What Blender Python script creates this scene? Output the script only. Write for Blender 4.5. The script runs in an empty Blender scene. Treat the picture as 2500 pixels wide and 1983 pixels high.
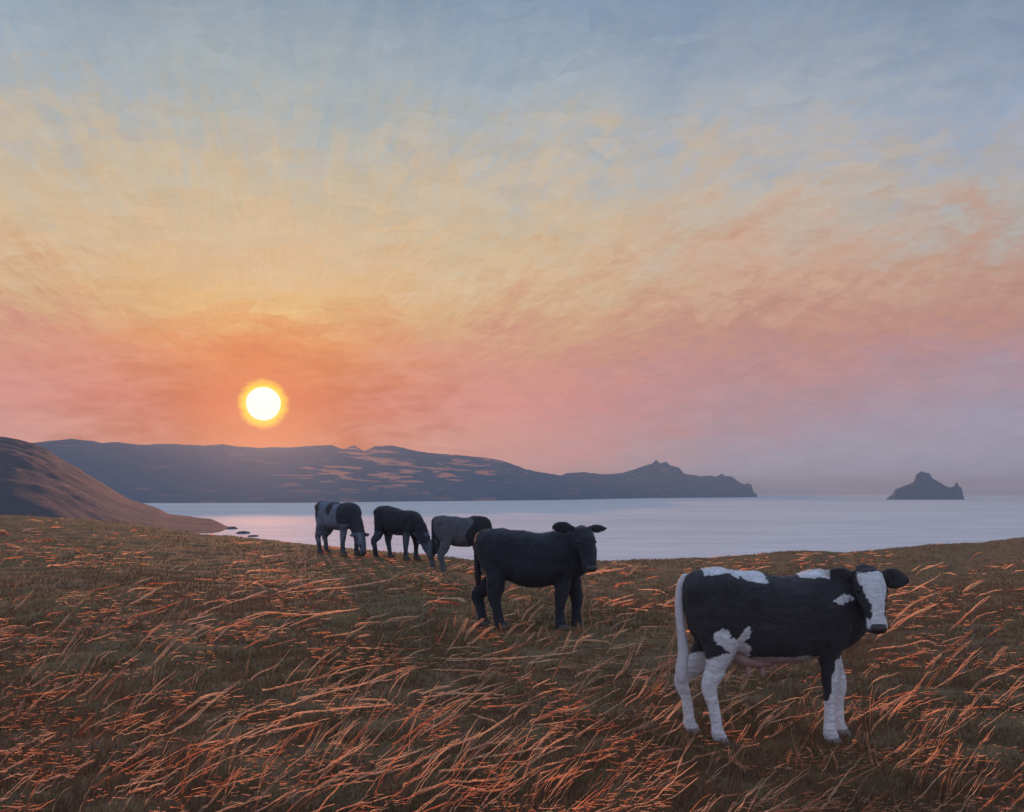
import bpy, bmesh, math, random
import numpy as np
from mathutils import Vector, Matrix, noise

random.seed(7)
rng = np.random.default_rng(7)
scene = bpy.context.scene
COL = scene.collection

# ------------------------------------------------------------------ camera, world, sun
F = 995.0            # focal length in pixels of the 1024 wide picture
HY = 492.0           # pixel row of the sea horizon
CZ = 42.0            # eye height above the sea
cam = bpy.data.objects.new('camera', bpy.data.cameras.new('camera'))
COL.objects.link(cam)
cam.location = (0, 0, CZ)
cam.rotation_euler = (math.radians(90), 0, 0)
cam.data.sensor_width = 36.0
cam.data.lens = 36.0 * F / 1024.0
cam.data.shift_y = (HY - 406.0) / 1024.0
cam.data.clip_start = 0.1
cam.data.clip_end = 200000.0
scene.camera = cam

SUN_PX = (263.2, 403.8)
sun_dir = Vector(((SUN_PX[0] - 512) / F, 1.0, (HY - SUN_PX[1]) / F)).normalized()
SUN_AZ = math.atan2(sun_dir.x, sun_dir.y)
SUN_EL = math.asin(sun_dir.z)

def lin(c):
    out = []
    for v in c:
        v = v / 255.0
        out.append(v / 12.92 if v <= 0.04045 else ((v + 0.055) / 1.055) ** 2.4)
    return out

class NT:
    """small helper to write node trees"""
    def __init__(self, nt):
        self.nt = nt
        nt.nodes.clear()
    def n(self, kind, **kw):
        nd = self.nt.nodes.new(kind)
        for k, v in kw.items():
            if k.startswith('i_'):
                nd.inputs[k[2:].replace('_', ' ')].default_value = v
            else:
                setattr(nd, k, v)
        return nd
    def l(self, a, b):
        self.nt.links.new(a, b)
    def setin(self, sock, v):
        if isinstance(v, bpy.types.NodeSocket):
            self.l(v, sock)
        else:
            sock.default_value = v
    def math(self, op, a, b=0.0, c=0.0, clamp=False):
        nd = self.nt.nodes.new('ShaderNodeMath')
        nd.operation = op
        nd.use_clamp = clamp
        for s, v in zip(nd.inputs, (a, b, c)):
            self.setin(s, v)
        return nd.outputs[0]
    def noise(self, vec, scale, detail=3.0, rough=0.55, dist=0.0):
        nd = self.nt.nodes.new('ShaderNodeTexNoise')
        nd.inputs['Scale'].default_value = scale
        nd.inputs['Detail'].default_value = detail
        nd.inputs['Roughness'].default_value = rough
        nd.inputs['Distortion'].default_value = dist
        if vec is not None:
            self.l(vec, nd.inputs['Vector'])
        return nd
    def mapping(self, vec, scale=(1, 1, 1), rot=(0, 0, 0), loc=(0, 0, 0)):
        nd = self.nt.nodes.new('ShaderNodeMapping')
        nd.inputs['Scale'].default_value = scale
        nd.inputs['Rotation'].default_value = rot
        nd.inputs['Location'].default_value = loc
        self.l(vec, nd.inputs['Vector'])
        return nd.outputs[0]
    def ramp(self, fac, stops, interp='LINEAR'):
        nd = self.nt.nodes.new('ShaderNodeValToRGB')
        cr = nd.color_ramp
        cr.interpolation = interp
        while len(cr.elements) > 1:
            cr.elements.remove(cr.elements[-1])
        cr.elements[0].position = stops[0][0]
        cr.elements[0].color = (*stops[0][1], 1)
        for p, c in stops[1:]:
            e = cr.elements.new(p)
            e.color = (*c, 1)
        self.l(fac, nd.inputs[0])
        return nd.outputs[0]
    def mix(self, fac, a, b, blend='MIX'):
        nd = self.nt.nodes.new('ShaderNodeMix')
        nd.data_type = 'RGBA'
        nd.blend_type = blend
        self.setin(nd.inputs[0], fac)
        for s, v in ((nd.inputs[6], a), (nd.inputs[7], b)):
            if isinstance(v, (tuple, list)):
                v = (*v[:3], 1)
            self.setin(s, v)
        return nd.outputs[2]
    def smooth(self, v, a, b):
        nd = self.nt.nodes.new('ShaderNodeMapRange')
        nd.interpolation_type = 'SMOOTHSTEP'
        self.l(v, nd.inputs['Value'])
        nd.inputs['From Min'].default_value = a
        nd.inputs['From Max'].default_value = b
        return nd.outputs['Result']

def build_world():
    w = bpy.data.worlds.new('World')
    scene.world = w
    w.use_nodes = True
    t = NT(w.node_tree)
    geo = t.n('ShaderNodeNewGeometry')
    tc = t.n('ShaderNodeTexCoord')
    d0 = tc.outputs['Generated']
    # broad, streaky drift of the colours, like thin high cloud
    m1 = t.mapping(d0, (3.0, 3.0, 9.0), (0, math.radians(-14), 0))
    n1 = t.noise(m1, 1.6, 5, 0.62, 0.35)
    m2 = t.mapping(d0, (9.0, 9.0, 34.0), (0, math.radians(-12), 0), (3, 1, 2))
    n2 = t.noise(m2, 2.2, 4, 0.6, 0.5)
    m3 = t.mapping(d0, (30.0, 30.0, 110.0), (0, math.radians(-9), 0), (1, 5, 2))
    n3 = t.noise(m3, 2.0, 3, 0.6, 0.8)
    sep = t.n('ShaderNodeSeparateXYZ')
    t.l(d0, sep.inputs[0])
    el = t.math('MULTIPLY', t.math('ARCSINE', sep.outputs[2]), 57.29578)
    az = t.math('MULTIPLY', t.math('ARCTAN2', sep.outputs[0], sep.outputs[1]), 57.29578)
    daz0 = t.math('SUBTRACT', az, math.degrees(SUN_AZ))
    daz = t.math('ABSOLUTE', daz0)
    daz = t.math('MINIMUM', daz, t.math('SUBTRACT', 360.0, daz))
    j1 = t.math('SUBTRACT', n1.outputs[0], 0.5)
    j2 = t.math('SUBTRACT', n2.outputs[0], 0.5)
    j3 = t.math('SUBTRACT', n3.outputs[0], 0.5)
    # less drift near the horizon
    amp = t.smooth(el, 2.0, 16.0)
    amp = t.math('MULTIPLY_ADD', amp, 0.8, 0.2)
    amp = t.math('MULTIPLY', amp, t.math('MULTIPLY_ADD', t.smooth(el, 16.0, 25.0), -0.5, 1.0))
    drift = t.math('MULTIPLY_ADD', j1, 7.0, t.math('MULTIPLY_ADD', j2, 6.5, t.math('MULTIPLY', j3, 3.5)))
    drift = t.math('MULTIPLY', drift, amp)
    # wind-torn dabs of cloud: patches with an edge, each drifting on its own
    def dabs(scale, rot, loc, warp):
        wv = t.n('ShaderNodeVectorMath', operation='MULTIPLY_ADD')
        nn = t.noise(d0, 14.0, 3, 0.6)
        t.l(nn.outputs['Color'], wv.inputs[0]); wv.inputs[1].default_value = (warp,) * 3; t.l(d0, wv.inputs[2])
        vo = t.n('ShaderNodeTexVoronoi', feature='F1')
        vo.inputs['Scale'].default_value = 1.0
        vo.inputs['Randomness'].default_value = 1.0
        t.l(t.mapping(wv.outputs[0], scale, rot, loc), vo.inputs['Vector'])
        sp = t.n('ShaderNodeSeparateColor'); t.l(vo.outputs['Color'], sp.inputs[0])
        return sp
    dB = dabs((26, 26, 80), (0, math.radians(-14), 0), (4, 2, 7), 0.03)
    th = t.math('ARCTAN2', t.math('SUBTRACT', el, math.degrees(SUN_EL) - 3.0), daz0)
    vd0 = t.n('ShaderNodeVectorMath', operation='DISTANCE')
    t.l(d0, vd0.inputs[0]); vd0.inputs[1].default_value = sun_dir
    def fan(ka, kr, off):
        cx = t.n('ShaderNodeCombineXYZ')
        t.l(t.math('MULTIPLY', t.math('COSINE', th), ka), cx.inputs[0])
        t.l(t.math('MULTIPLY', t.math('SINE', th), ka), cx.inputs[1])
        t.l(t.math('MULTIPLY_ADD', vd0.outputs['Value'], kr, off), cx.inputs[2])
        return cx.outputs[0]
    f1 = t.noise(fan(5.0, 6.0, 0.0), 1.3, 4, 0.6, 0.5)
    f2 = t.noise(fan(15.0, 15.0, 3.0), 1.2, 3, 0.6, 0.7)
    f3 = t.noise(fan(42.0, 36.0, 7.0), 1.2, 3, 0.6, 0.8)
    far = t.smooth(vd0.outputs['Value'], 0.10, 0.26)
    jf = t.math('MULTIPLY_ADD', t.math('SUBTRACT', f1.outputs[0], 0.5), 7.5,
         t.math('MULTIPLY_ADD', t.math('SUBTRACT', f2.outputs[0], 0.5), 7.0, t.math('MULTIPLY', t.math('SUBTRACT', f3.outputs[0], 0.5), 5.5)))
    jf = t.math('MULTIPLY', t.math('MULTIPLY', jf, far), amp)
    drift = t.math('MULTIPLY', drift, 0.45)
    drift = t.math('MULTIPLY_ADD', t.math('MULTIPLY', t.math('SUBTRACT', dB.outputs[0], 0.5), 1.5), amp, drift)
    drift = t.math('ADD', drift, jf)
    eld = t.math('ADD', el, drift)
    dazd = t.math('MULTIPLY_ADD', j2, 12.0, daz)
    fac = t.math('DIVIDE', eld, 90.0)
    def R(*pts):
        return t.ramp(fac, [(max(0, e) / 90.0, lin(c)) for e, c in pts])
    zen = (136, 156, 184)
    r0 = R((0, (150, 46, 40)), (3.0, (164, 50, 42)), (5.0, (184, 74, 54)), (7.8, (216, 132, 82)),
           (10.4, (222, 178, 122)), (13, (214, 182, 146)), (16.7, (202, 184, 158)), (21.7, (168, 177, 180)),
           (27, (138, 157, 176)), (60, zen))
    r1 = R((0, (196, 146, 150)), (3.2, (206, 144, 142)), (5.0, (210, 138, 136)), (7.8, (208, 144, 128)),
           (10.4, (210, 168, 130)), (13, (212, 183, 148)), (17.2, (198, 184, 164)), (22.2, (160, 174, 186)),
           (27, (130, 151, 175)), (60, zen))
    r2 = R((0, (158, 162, 184)), (2, (160, 156, 176)), (3.5, (170, 146, 162)), (6.5, (186, 140, 144)),
           (9, (194, 143, 128)), (11.7, (204, 164, 140)), (16.5, (196, 180, 164)), (20.5, (168, 175, 185)),
           (26, (130, 150, 175)), (60, zen))
    r3 = R((0, (154, 160, 180)), (4.0, (162, 154, 174)), (6.5, (176, 142, 152)), (9, (188, 140, 128)),
           (11.7, (192, 152, 134)), (15.5, (178, 172, 168)), (19, (156, 169, 190)), (26, (116, 137, 162)), (60, zen))
    r4 = R((0, (188, 188, 206)), (8, (194, 190, 208)), (20, (176, 188, 212)), (60, zen))
    c = t.mix(t.smooth(dazd, 1.0, 14.0), r0, r1)
    c = t.mix(t.smooth(dazd, 13.0, 29.0), c, r2)
    c = t.mix(t.smooth(dazd, 28.0, 42.0), c, r3)
    c = t.mix(t.smooth(dazd, 50.0, 110.0), c, r4)
    # glow round the sun
    vd = t.n('ShaderNodeVectorMath', operation='DISTANCE')
    t.l(d0, vd.inputs[0])
    vd.inputs[1].default_value = sun_dir
    gam = t.math('MULTIPLY', vd.outputs['Value'], 57.29578)
    gj = t.math('MULTIPLY_ADD', j3, 0.5, gam)
    g1 = t.math('SUBTRACT', 1.0, t.smooth(t.math('MULTIPLY_ADD', j2, 2.5, gam), 1.2, 5.5))
    c = t.mix(t.math('MULTIPLY', g1, 0.55), c, lin((204, 78, 36)))
    g2 = t.math('SUBTRACT', 1.0, t.smooth(gj, 0.98, 1.52))
    c = t.mix(g2, c, lin((255, 205, 20)))
    # the disc of the sun
    g3 = t.math('SUBTRACT', 1.0, t.smooth(t.math('MULTIPLY_ADD', j2, 0.15, gam), 0.88, 0.97))
    # mottling in value
    br = t.math('MULTIPLY_ADD', j3, 0.16, t.math('MULTIPLY_ADD', j2, 0.12, 1.0))
    br = t.math('MULTIPLY_ADD', t.math('SUBTRACT', dB.outputs[1], 0.5), 0.06, t.math('MULTIPLY_ADD', t.math('SUBTRACT', f3.outputs[0], 0.5), 0.16, br))
    vm = t.n('ShaderNodeVectorMath', operation='SCALE')
    t.l(c, vm.inputs[0]); t.l(br, vm.inputs['Scale'])
    # scattered pinkish flecks in the upper sky are cloud wisps
    bg = t.n('ShaderNodeBackground')
    cs = t.mix(g3, vm.outputs[0], (1.15, 1.14, 1.02))
    t.l(cs, bg.inputs['Color'])
    bg.inputs['Strength'].default_value = 0.97
    sky = t.n('ShaderNodeTexSky')
    sky.sky_type = 'NISHITA'
    sky.sun_disc = False
    sky.sun_elevation = SUN_EL
    sky.sun_rotation = SUN_AZ
    bg2 = t.n('ShaderNodeBackground')
    t.l(sky.outputs[0], bg2.inputs['Color'])
    bg2.inputs['Strength'].default_value = 0.004
    add = t.n('ShaderNodeAddShader')
    t.l(bg.outputs[0], add.inputs[0]); t.l(bg2.outputs[0], add.inputs[1])
    out = t.n('ShaderNodeOutputWorld')
    t.l(add.outputs[0], out.inputs['Surface'])
build_world()

sl = bpy.data.lights.new('sun_light', 'SUN')
sl.energy = 2.5
sl.color = (1.0, 0.40, 0.20)
sl.angle = math.radians(0.6)
so = bpy.data.objects.new('sun_light', sl)
COL.objects.link(so)
so.rotation_euler = (-sun_dir).to_track_quat('-Z', 'Y').to_euler()

scene.view_settings.view_transform = 'Standard'
scene.view_settings.look = 'None'
scene.view_settings.exposure = 0.0
scene.view_settings.gamma = 1.0
scene.view_settings.use_curve_mapping = False
scene.render.engine = 'CYCLES'
scene.cycles.volume_bounces = 0
scene.cycles.max_bounces = 6
scene.render.resolution_x = 1024
scene.render.resolution_y = 812

# ------------------------------------------------------------------ helpers
def mat(name):
    m = bpy.data.materials.new(name)
    m.use_nodes = True
    t = NT(m.node_tree)
    out = t.n('ShaderNodeOutputMaterial')
    return m, t, out

def principled(t, out, color, rough=0.8, spec=0.3, normal=None):
    p = t.n('ShaderNodeBsdfPrincipled')
    t.setin(p.inputs['Base Color'], (*color[:3], 1) if isinstance(color, (tuple, list)) else color)
    t.setin(p.inputs['Roughness'], rough)
    p.inputs['Specular IOR Level'].default_value = spec
    if normal is not None:
        t.l(normal, p.inputs['Normal'])
    t.l(p.outputs[0], out.inputs['Surface'])
    return p

def bump(t, h, strength, dist):
    b = t.n('ShaderNodeBump')
    b.inputs['Strength'].default_value = strength
    b.inputs['Distance'].default_value = dist
    t.l(h, b.inputs['Height'])
    return b.outputs[0]

def link(name, me, m=None, parent=None, smooth=True):
    o = bpy.data.objects.new(name, me)
    COL.objects.link(o)
    if m is not None:
        me.materials.append(m)
    if parent is not None:
        o.parent = parent
    if smooth and len(me.polygons):
        me.polygons.foreach_set('use_smooth', np.ones(len(me.polygons), dtype=bool))
    return o

def tag(o, label=None, cat=None, group=None, kind=None):
    if label: o['label'] = label
    if cat: o['category'] = cat
    if group: o['group'] = group
    if kind: o['kind'] = kind
    return o

def mesh_np(name, verts, faces, nper):
    """verts (N,3), faces (M,nper)"""
    me = bpy.data.meshes.new(name)
    verts = np.asarray(verts, dtype=np.float32)
    faces = np.asarray(faces, dtype=np.int32)
    me.vertices.add(len(verts))
    me.vertices.foreach_set('co', verts.ravel())
    me.loops.add(faces.size)
    me.loops.foreach_set('vertex_index', faces.ravel())
    me.polygons.add(len(faces))
    me.polygons.foreach_set('loop_start', np.arange(0, faces.size, nper, dtype=np.int32))
    me.polygons.foreach_set('loop_total', np.full(len(faces), nper, dtype=np.int32))
    me.update(calc_edges=True)
    me.validate()
    return me

def grid_faces(nr, nc):
    i = np.arange(nr - 1)[:, None] * nc + np.arange(nc - 1)[None, :]
    i = i.ravel()
    return np.stack([i, i + 1, i + nc + 1, i + nc], axis=1)

def interp(x, pts):
    xs = [p[0] for p in pts]; ys = [p[1] for p in pts]
    return np.interp(x, xs, ys)

# ------------------------------------------------------------------ terrain shape
CREST = [(-400, 16), (0, 22.5), (60, 26), (122, 30), (202, 42), (228, 44), (270, 48), (310, 53), (340, 56), (427, 63),
         (484, 70), (608, 69), (712, 66), (796, 59), (849, 60.5), (929, 53), (982, 50.5), (1024, 45.5), (1400, 34)]
RC = [(-400, 52), (0, 45), (122, 40), (228, 34), (310, 30), (427, 28.5), (484, 28), (608, 28), (712, 29), (796, 30.5),
      (902, 33), (1024, 38), (1400, 44)]

def ground_z(x, y):
    x = np.asarray(x, dtype=float); y = np.asarray(y, dtype=float)
    u = np.clip(512 + F * x / np.maximum(y, 8.0), -400, 1400)
    rc = interp(u, RC)
    zc = -interp(u, CREST) / F * rc
    t = np.clip((y - 5.0) / (rc - 5.0), 0, 1)
    s = t * t * (3 - 2 * t) * 0.6 + t * 0.4
    z = -1.97 + (zc + 1.97) * s + 0.10 * np.exp(-((y - 14.5) / 5.0) ** 2)
    # gentle lumps
    z = z + 0.035 * np.sin(x * 1.3 + 0.7 * np.sin(y * 0.6)) * np.cos(y * 0.9 + 0.5) * np.clip(1.3 - t, 0, 1)
    z = z + 0.015 * np.sin(x * 3.7 + y * 2.1) * np.cos(y * 3.3 - x)
    over = np.maximum(y - rc, 0)
    z = z - 0.05 * over - 0.022 * over ** 2
    side = np.maximum(np.abs(x) - 70, 0)
    z = z - 0.004 * side ** 2
    return CZ + np.maximum(z, -60)

def unproject(u, v, yadd=0.0):
    """point of the ground seen at pixel (u, v)"""
    k = (HY - v) / F
    rc = float(interp(u, RC))
    ys = np.linspace(3.0, rc, 500)
    gz = ground_z((u - 512) / F * ys, ys)
    ray = CZ + k * ys
    idx = np.nonzero(ray <= gz)[0]
    y = ys[idx[0]] if len(idx) else rc
    x = (u - 512) / F * y
    return Vector((x, y, float(ground_z(x, y))))

# ------------------------------------------------------------------ field
def field_material():
    m, t, out = mat('field_soil')
    tc = t.n('ShaderNodeTexCoord')
    n1 = t.noise(tc.outputs['Object'], 0.25, 4, 0.6)
    n2 = t.noise(tc.outputs['Object'], 3.0, 5, 0.65)
    n3 = t.noise(t.mapping(tc.outputs['Object'], (6, 30, 30)), 1.0, 3, 0.6)
    c = t.ramp(n1.outputs[0], [(0.35, (0.200, 0.150, 0.079)), (0.55, (0.263, 0.169, 0.098)), (0.7, (0.300, 0.169, 0.112))])
    c = t.mix(t.smooth(n2.outputs[0], 0.4, 0.7), c, (0.17, 0.135, 0.075))
    c = t.mix(t.math('MULTIPLY', t.smooth(n3.outputs[0], 0.6, 0.72), 0.6), c, (0.27, 0.12, 0.06))
    principled(t, out, c, 0.95, 0.1, bump(t, n2.outputs[0], 0.6, 0.05))
    return m

def build_field():
    ys = np.concatenate([np.linspace(-25, 3, 30)[:-1], np.linspace(3, 14, 110)[:-1], np.linspace(14, 50, 150)[:-1],
                         np.linspace(50, 110, 60)])
    xs = np.concatenate([np.linspace(-150, -30, 40)[:-1], np.linspace(-30, -9, 80)[:-1], np.linspace(-9, 9, 150)[:-1],
                         np.linspace(9, 30, 80)[:-1], np.linspace(30, 150, 40)])
    X, Y = np.meshgrid(xs, ys)
    Z = ground_z(X, Y)
    jit = np.array([noise.noise(Vector((a * 2.2, b * 2.2, 0))) + 0.5 * noise.noise(Vector((a * 6, b * 6, 3)))
                    for a, b in zip(X.ravel(), Y.ravel())]).reshape(X.shape)
    Z = Z + 0.035 * jit
    V = np.stack([X, Y, Z], -1).reshape(-1, 3)
    me = mesh_np('field', V, grid_faces(len(ys), len(xs)), 4)
    o = link('field', me, field_material())
    tag(o, 'brown grassy clifftop field sloping up to a crest above the sea', kind='structure')
build_field()

# ------------------------------------------------------------------ sea
def sea_material():
    m, t, out = mat('sea_water')
    tc = t.n('ShaderNodeTexCoord')
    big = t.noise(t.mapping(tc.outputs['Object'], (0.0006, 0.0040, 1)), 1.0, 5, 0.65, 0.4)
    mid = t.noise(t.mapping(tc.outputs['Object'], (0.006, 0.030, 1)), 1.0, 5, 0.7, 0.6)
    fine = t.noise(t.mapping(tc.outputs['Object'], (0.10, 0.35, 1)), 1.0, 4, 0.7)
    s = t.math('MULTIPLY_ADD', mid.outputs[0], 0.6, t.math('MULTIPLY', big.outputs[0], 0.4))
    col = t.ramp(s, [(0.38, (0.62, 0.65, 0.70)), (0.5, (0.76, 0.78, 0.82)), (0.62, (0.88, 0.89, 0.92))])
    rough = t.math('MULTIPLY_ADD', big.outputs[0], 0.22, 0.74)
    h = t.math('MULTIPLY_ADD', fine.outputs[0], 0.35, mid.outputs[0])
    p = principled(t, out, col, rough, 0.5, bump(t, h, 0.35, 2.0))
    p.inputs['IOR'].default_value = 1.33
    return m

def build_sea():
    rs = np.concatenate([[0], np.geomspace(60, 30000, 40)])
    na = 96
    V = [(0, 0, 0)]
    for r in rs[1:]:
        for k in range(na):
            a = 2 * math.pi * k / na
            V.append((r * math.sin(a), r * math.cos(a), 0))
    Fc = []
    for k in range(na):
        k2 = (k + 1) % na
        Fc.append((0, 1 + k2, 1 + k, 0))
    me = bpy.data.meshes.new('sea')
    faces = [(0, 1 + (k + 1) % na, 1 + k) for k in range(na)]
    for i in range(len(rs) - 2):
        b = 1 + i * na
        for k in range(na):
            k2 = (k + 1) % na
            faces.append((b + k, b + k2, b + na + k2, b + na + k))
    me.from_pydata(V, [], faces)
    me.update()
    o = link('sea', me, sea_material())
    tag(o, 'calm pale lilac sea reflecting the evening sky', kind='structure')
build_sea()

# ------------------------------------------------------------------ hills, headland, island
def rock_material(name, ca, cb, cc, scale, band=None):
    m, t, out = mat(name)
    tc = t.n('ShaderNodeTexCoord')
    a = t.noise(t.mapping(tc.outputs['Object'], (scale, scale, scale * 3.0)), 1.0, 6, 0.65, 0.4)
    b = t.noise(t.mapping(tc.outputs['Object'], (scale * 0.7, scale * 0.7, scale * 9.0), (0.06, 0.1, 0)), 1.0, 4, 0.6, 0.3)
    c = t.ramp(a.outputs[0], [(0.35, ca), (0.55, cb), (0.72, ca)])
    k = 0.6
    if band:      # heather strips on one stretch of the ridge
        sp = t.n('ShaderNodeSeparateXYZ'); t.l(tc.outputs['Object'], sp.inputs[0])
        u = t.math('MULTIPLY', t.smooth(sp.outputs[0], band[0], band[1]), t.math('SUBTRACT', 1.0, t.smooth(sp.outputs[0], band[2], band[3])))
        k = t.math('MULTIPLY_ADD', t.math('MULTIPLY', u, t.smooth(sp.outputs[2], 40.0, 110.0)), 0.65, 0.3)
        lo = t.math('SUBTRACT', 0.60, t.math('MULTIPLY', u, 0.06))
        st = t.math('MULTIPLY', t.math('SUBTRACT', b.outputs[0], lo), 18.0, clamp=True)
    else:
        st = t.smooth(b.outputs[0], 0.59, 0.66)
    c = t.mix(t.math('MULTIPLY', st, k), c, cc)
    principled(t, out, c, 0.95, 0.1, bump(t, a.outputs[0], 0.5, 8.0))
    return m

def fbm(x, y, s, o=5):
    return noise.fractal(Vector((x * s, y * s, 1.7)), 1.0, 2.0, o)

def build_relief(name, us, prof, r_ridge, near_k, far_k, m, label, rough=0.06, ns=0.004, rows=34, near_pow=0.75, steepbase=0.0, wide=16.0):
    """hill whose ridge is seen at rows prof(u); rises from the sea nearer than the ridge and falls beyond it"""
    V = []
    gu = np.arange(us[0] - 60, us[-1] + 60, 1.0)
    gk = np.exp(-0.5 * (np.arange(-50, 51) / wide) ** 2); gk /= gk.sum()
    soft = np.convolve(interp(gu, prof), gk, mode='same')
    softr = np.convolve(interp(gu, r_ridge), gk, mode='same')
    for arr, src in ((soft, prof), (softr, r_ridge)):      # keep the ends of the smoothed curves honest
        arr[:50] = interp(gu[:50], src); arr[-50:] = interp(gu[-50:], src)
    ts = list(np.linspace(0, 1, rows)) + list(1 + np.linspace(0, 1, rows // 2)[1:])
    for tt in ts:
        for u in us:
            rr = float(np.interp(u, gu, softr))
            pk = min(tt, 1.0) ** 5
            zt = CZ + (HY - (float(interp(u, prof)) * pk + float(np.interp(u, gu, soft)) * (1 - pk))) / F * rr
            if tt <= 1:
                y = rr * (near_k + (1 - near_k) * tt)
                k = tt ** near_pow
                k = max(k, min(1.0, tt * 30) * steepbase)
            else:
                y = rr * (1 + (far_k - 1) * (tt - 1))
                k = 1 - (tt - 1) ** 1.3
            x = (u - 512) / F * y
            amp = max(zt, 0) * rough * 4 * (tt * (1.02 - min(tt, 1.0))) if tt <= 1 else 0
            if tt > 1: zt = CZ + (HY - float(interp(u, prof))) / F * rr
            z = -12 + (zt + 12) * k + amp * fbm(x, y, ns)
            z += max(zt, 0) * rough * 0.45 * (0.5 - abs(noise.noise(Vector((x * ns * 4, y * ns * 4, 5))))) * 0.6
            z += max(zt, 0) * rough * 0.35 * noise.noise(Vector((x * ns * 7, y * ns * 7, 0)))
            V.append((x, y, z))
    me = mesh_np(name, V, grid_faces(len(ts), len(us)), 4)
    o = link(name, me, m)
    tag(o, label, kind='structure')
    return o

D = 0.475
head_prof = [(x * D, y * D) for x, y in [(-300, 950), (-60, 940), (20, 932), (60, 934), (95, 929), (150, 925), (195, 928), (215, 933), (250, 930), (290, 937),
    (350, 934), (400, 936), (430, 940), (470, 934), (500, 941), (560, 943), (600, 942), (660, 939), (700, 937), (725, 946), (745, 938), (765, 950),
    (790, 941), (830, 939), (870, 948), (900, 953), (950, 957), (1000, 962), (1045, 967), (1080, 978), (1110, 989), (1150, 996), (1180, 1001),
    (1195, 996), (1230, 994), (1270, 999), (1310, 996), (1345, 985), (1372, 976), (1382, 969), (1390, 975), (1402, 972), (1412, 980), (1430, 985), (1440, 997),
    (1475, 1003), (1495, 1001), (1507, 1004), (1520, 997), (1528, 1003), (1540, 1003), (1555, 1014), (1566, 1020), (1574, 1017), (1582, 1021), (1588, 1040), (1594, 1052)]]
head_r = [(-150, 4200), (0, 4300), (300, 4500), (560, 6000), (660, 8000), (760, 9200)]
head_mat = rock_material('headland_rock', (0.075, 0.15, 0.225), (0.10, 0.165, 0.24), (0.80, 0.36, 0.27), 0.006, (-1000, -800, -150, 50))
us = np.unique(np.concatenate([np.linspace(-140, 757, 420), [p[0] for p in head_prof]]))
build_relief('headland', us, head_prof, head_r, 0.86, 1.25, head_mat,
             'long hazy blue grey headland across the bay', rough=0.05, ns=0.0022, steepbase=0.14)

Z5 = lambda x, y: ((1100 + x * 0.6494) * 0.4096, (1050 + y * 0.6494) * 0.4096)
isl_prof = [Z5(*p) for p in [(1628, 268), (1636, 259), (1650, 250), (1665, 236), (1672, 222), (1690, 216), (1708, 209), (1725, 203), (1738, 196), (1745, 182), (1752, 168), (1763, 159),
    (1772, 155), (1785, 160), (1798, 163), (1806, 170), (1809, 180), (1830, 192), (1850, 203), (1868, 214), (1880, 216), (1893, 212), (1899, 202), (1903, 196), (1908, 204), (1912, 214),
    (1919, 214), (1924, 228), (1928, 246), (1932, 268)]]
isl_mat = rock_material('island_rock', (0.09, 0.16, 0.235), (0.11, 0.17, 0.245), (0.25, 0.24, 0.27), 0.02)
us = np.unique(np.concatenate([np.linspace(isl_prof[0][0], isl_prof[-1][0], 120), [p[0] for p in isl_prof]]))
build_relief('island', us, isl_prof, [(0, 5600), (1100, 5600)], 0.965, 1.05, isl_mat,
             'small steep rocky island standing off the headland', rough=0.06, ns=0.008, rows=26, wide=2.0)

hill_prof = [(-500, 400), (-200, 425), (-60, 432), (0, 437.5), (12, 438.5), (23, 442), (34, 444), (46, 449), (54, 455), (61, 460), (79, 469), (97, 480), (108, 487), (116, 492), (131, 500),
             (142, 503), (152, 506), (160, 509), (165, 512), (169, 514), (180, 515.5), (191, 516.5), (200, 518), (211, 519), (218, 522), (226, 526.5), (232, 528), (238, 531), (244, 538)]
hill_r = [(-500, 1500), (0, 1600), (116, 1700), (152, 1600), (169, 1500), (191, 1400), (211, 1300), (237, 1080), (250, 1050)]
hill_mat = rock_material('hillside_heath', (0.060, 0.075, 0.100), (0.076, 0.086, 0.112), (0.26, 0.17, 0.17), 0.016)
us = np.unique(np.concatenate([np.linspace(-480, 244, 360), [p[0] for p in hill_prof]]))
build_relief('hillside', us, hill_prof, hill_r, 0.42, 1.3, hill_mat,
             'brown mauve hillside running down to the shore at the left', rough=0.07, ns=0.006, rows=44)

# low rocks where the hill meets the water
def shore_rock(u, v, w, h):
    r = CZ * F / (v - HY)
    bm = bmesh.new()
    bmesh.ops.create_icosphere(bm, subdivisions=3, radius=1.0)
    for vv in bm.verts:
        n = noise.noise(vv.co * 1.7 + Vector((u, v, 0))) * 0.35
        vv.co *= 1 + n
        vv.co.x *= w; vv.co.y *= w * 1.5; vv.co.z *= h
    me = bpy.data.meshes.new('shore_rock'); bm.to_mesh(me); bm.free()
    o = link('shore_rock', me, hill_mat, smooth=False)
    o.location = ((u - 512) / F * r, r, 0)
    return o
for (u, v, w, h, lab) in [(243, 533.5, 7.0, 2.2, 'broad brown rock in the water just off the tip of the hillside'),
                          (253, 536.5, 5.0, 1.5, 'small low rock furthest out from the tip of the hillside'),
                          (232, 529.0, 6.0, 2.8, 'low rounded rock against the end of the hillside shore')]:
    o = shore_rock(u, v, w, h)
    tag(o, lab, 'rock', 'rocks off the end of the hillside')

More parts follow.
